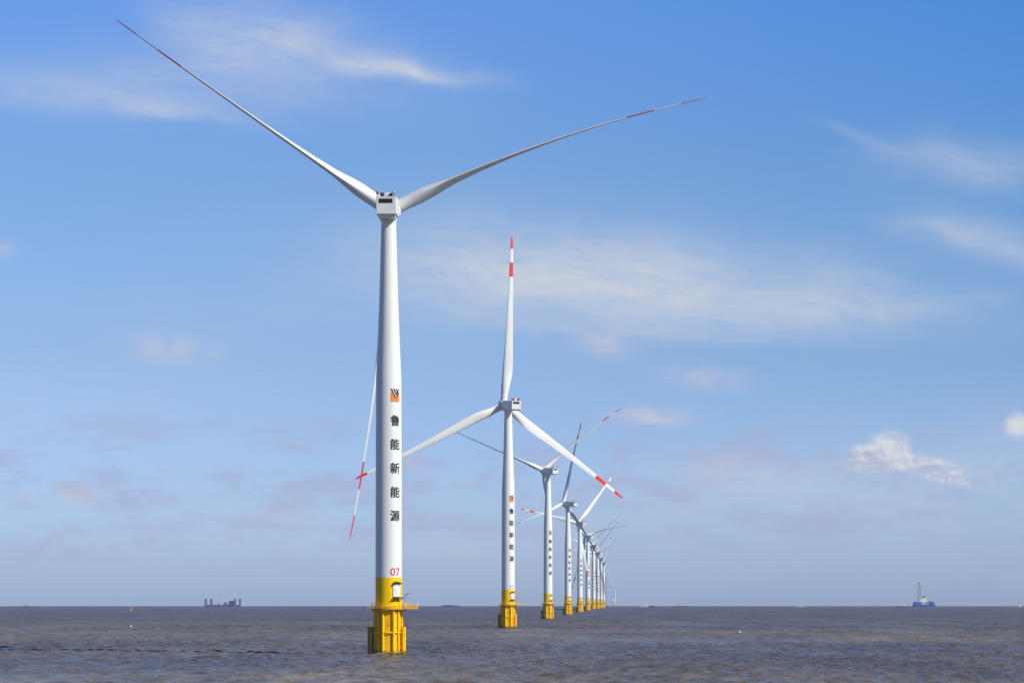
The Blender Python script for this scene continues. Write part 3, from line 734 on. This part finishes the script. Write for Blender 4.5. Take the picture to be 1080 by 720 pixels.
s = ship('fishing_boat', 687.5, 6800, RAD(-6), 'short black boat beside the pale ferry on the horizon', 'boat', FAR)
hull_mb(15, 5.5, 3.2).build('hull', M['hullblack'], s); top = house(s, -3, 3, 4, 4, 1, M['shipwhite'], 2.3); mast(s, -3, top, 3)
s = ship('cargo_barge', 719, 6800, RAD(3), 'long flat dark barge with a small white cabin, right of the ferry', 'ship', FAR)
hull_mb(34, 8, 2.6, .1, .06, .1).build('hull', M['hullblack'], s); top = house(s, 1.5, 2.4, 4.5, 4.5, 2, M['shipwhite'], 2.4); mast(s, 1, top, 3)
s = ship('patrol_boat', 843.5, 7000, RAD(4), 'small grey boat with a bright white cabin, alone right of centre', 'boat', FAR)
hull_mb(20, 6, 2.2).build('hull', M['lattice'], s); top = house(s, 1, 2, 5.5, 4.4, 2, M['shipwhite'], 2.4); mast(s, 0, top, 3)
# low barges lying behind the turbine row
s = ship('flat_barge', 596.5, 4050, RAD(1), 'low dark flat barge lying behind the fourth turbine', 'ship', 'low barges behind the turbine row')
hull_mb(31, 8, 1.5, .08, .06, .1).build('hull', M['hullblack'], s)
q = MB(); q.box((-12, 0, 2.2), (3, 3, 1.9)); q.build('cabin', M['leg'], s, bevel=.1)
s = ship('flat_barge', 615.2, 4700, RAD(-3), 'short dark flat barge just left of the sixth turbine base', 'ship', 'low barges behind the turbine row')
hull_mb(8, 5, 2.4, .1, .08, .1).build('hull', M['hullblack'], s)
q = MB(); q.box((-2, 0, 3.0), (2.4, 2.4, 1.9)); q.build('cabin', M['leg'], s, bevel=.1)
# crane barge in the gap, faint
s = ship('crane_barge', 638.8, 9000, 0, 'faint dark crane barge with an upright lattice jib in the gap behind the tenth turbine', 'ship', FAR)
hull_mb(13, 9, 3.5, .08, .06, .05).build('hull', M['navy'], s)
lattice_mb((-1, 0, 3), (.5, 0, 100), 4.5, 2.5, 16, .45).build('crane_jib', M['leg'], s)
q = MB(); q.box((-2, 0, 6), (6, 6, 5)); q.build('machinery_house', M['leg'], s, bevel=.2)
# offshore platform by the lone turbine
s = thing('offshore_platform', at(646.3, 9600), 'beige box shaped offshore platform on legs at the foot of the lone far turbine', 'platform')
for x in (-4.5, 4.5):
    for y in (-4.5, 4.5):
        q = MB(); q.tube((x, y, -6), (x, y, 12), .8, 10); q.build('leg', M['beige'], s)
q = MB(); q.box((0, 0, 15.5), (12, 12, 8)); q.build('lower_deck', M['beige'], s, bevel=.2)
q = MB(); q.box((1, 0, 23), (9, 9, 6.5)); q.build('upper_deck', M['shipwhite'], s, bevel=.2)
# beacon at the right edge
s = thing('light_beacon', at(1075.6, 6600), 'slim white beacon tower rising from the horizon at the right edge', 'beacon')
q = MB(); q.lathe([(1.9, -3), (1.9, 2), (1.6, 2.2), (1.2, 9.4), (1.7, 9.5), (1.7, 10.0)], 20); q.build('tower', M['shipwhite'], s)
q = MB(); q.lathe([(1.0, 10.0), (1.0, 11.6), (1.3, 11.7), (.2, 12.8)], 16); q.build('lantern', M['leg'], s)
q = MB(); q.box((-2.6, 0, 4), (1.8, 3, 10)); q.build('stair_tower', M['lattice'], s, bevel=.1)

# ------------------------------------------------------------------ buoys
def buoy(px, D, label, m, h, r):
    s = thing('buoy', at(px, D), label, 'buoy', 'buoys floating left and right of the turbines')
    q = MB(); q.lathe([(.2*r, -.6*r), (.8*r, -.5*r), (r, 0), (r, .35*r), (.75*r, .7*r), (.3*r, .85*r)], 20); q.build('float', m, s)
    q = MB(); q.tube((0, 0, .8*r), (0, 0, h), .16*r, 8, .1*r); q.box((0, 0, h), (.5*r, .5*r, .5*r)); q.build('top_mark', m, s)
buoy(138.2, 3750, 'slender pale yellow buoy near the horizon on the left', M['yellow'], 5.2, 1.3)
buoy(138.0, 1235, 'small white round buoy on the water below the yellow one', M['shipwhite'], .9, .55)
buoy(780.0, 1010, 'small white round buoy alone on the open water right of the turbines', M['shipwhite'], .7, .5)
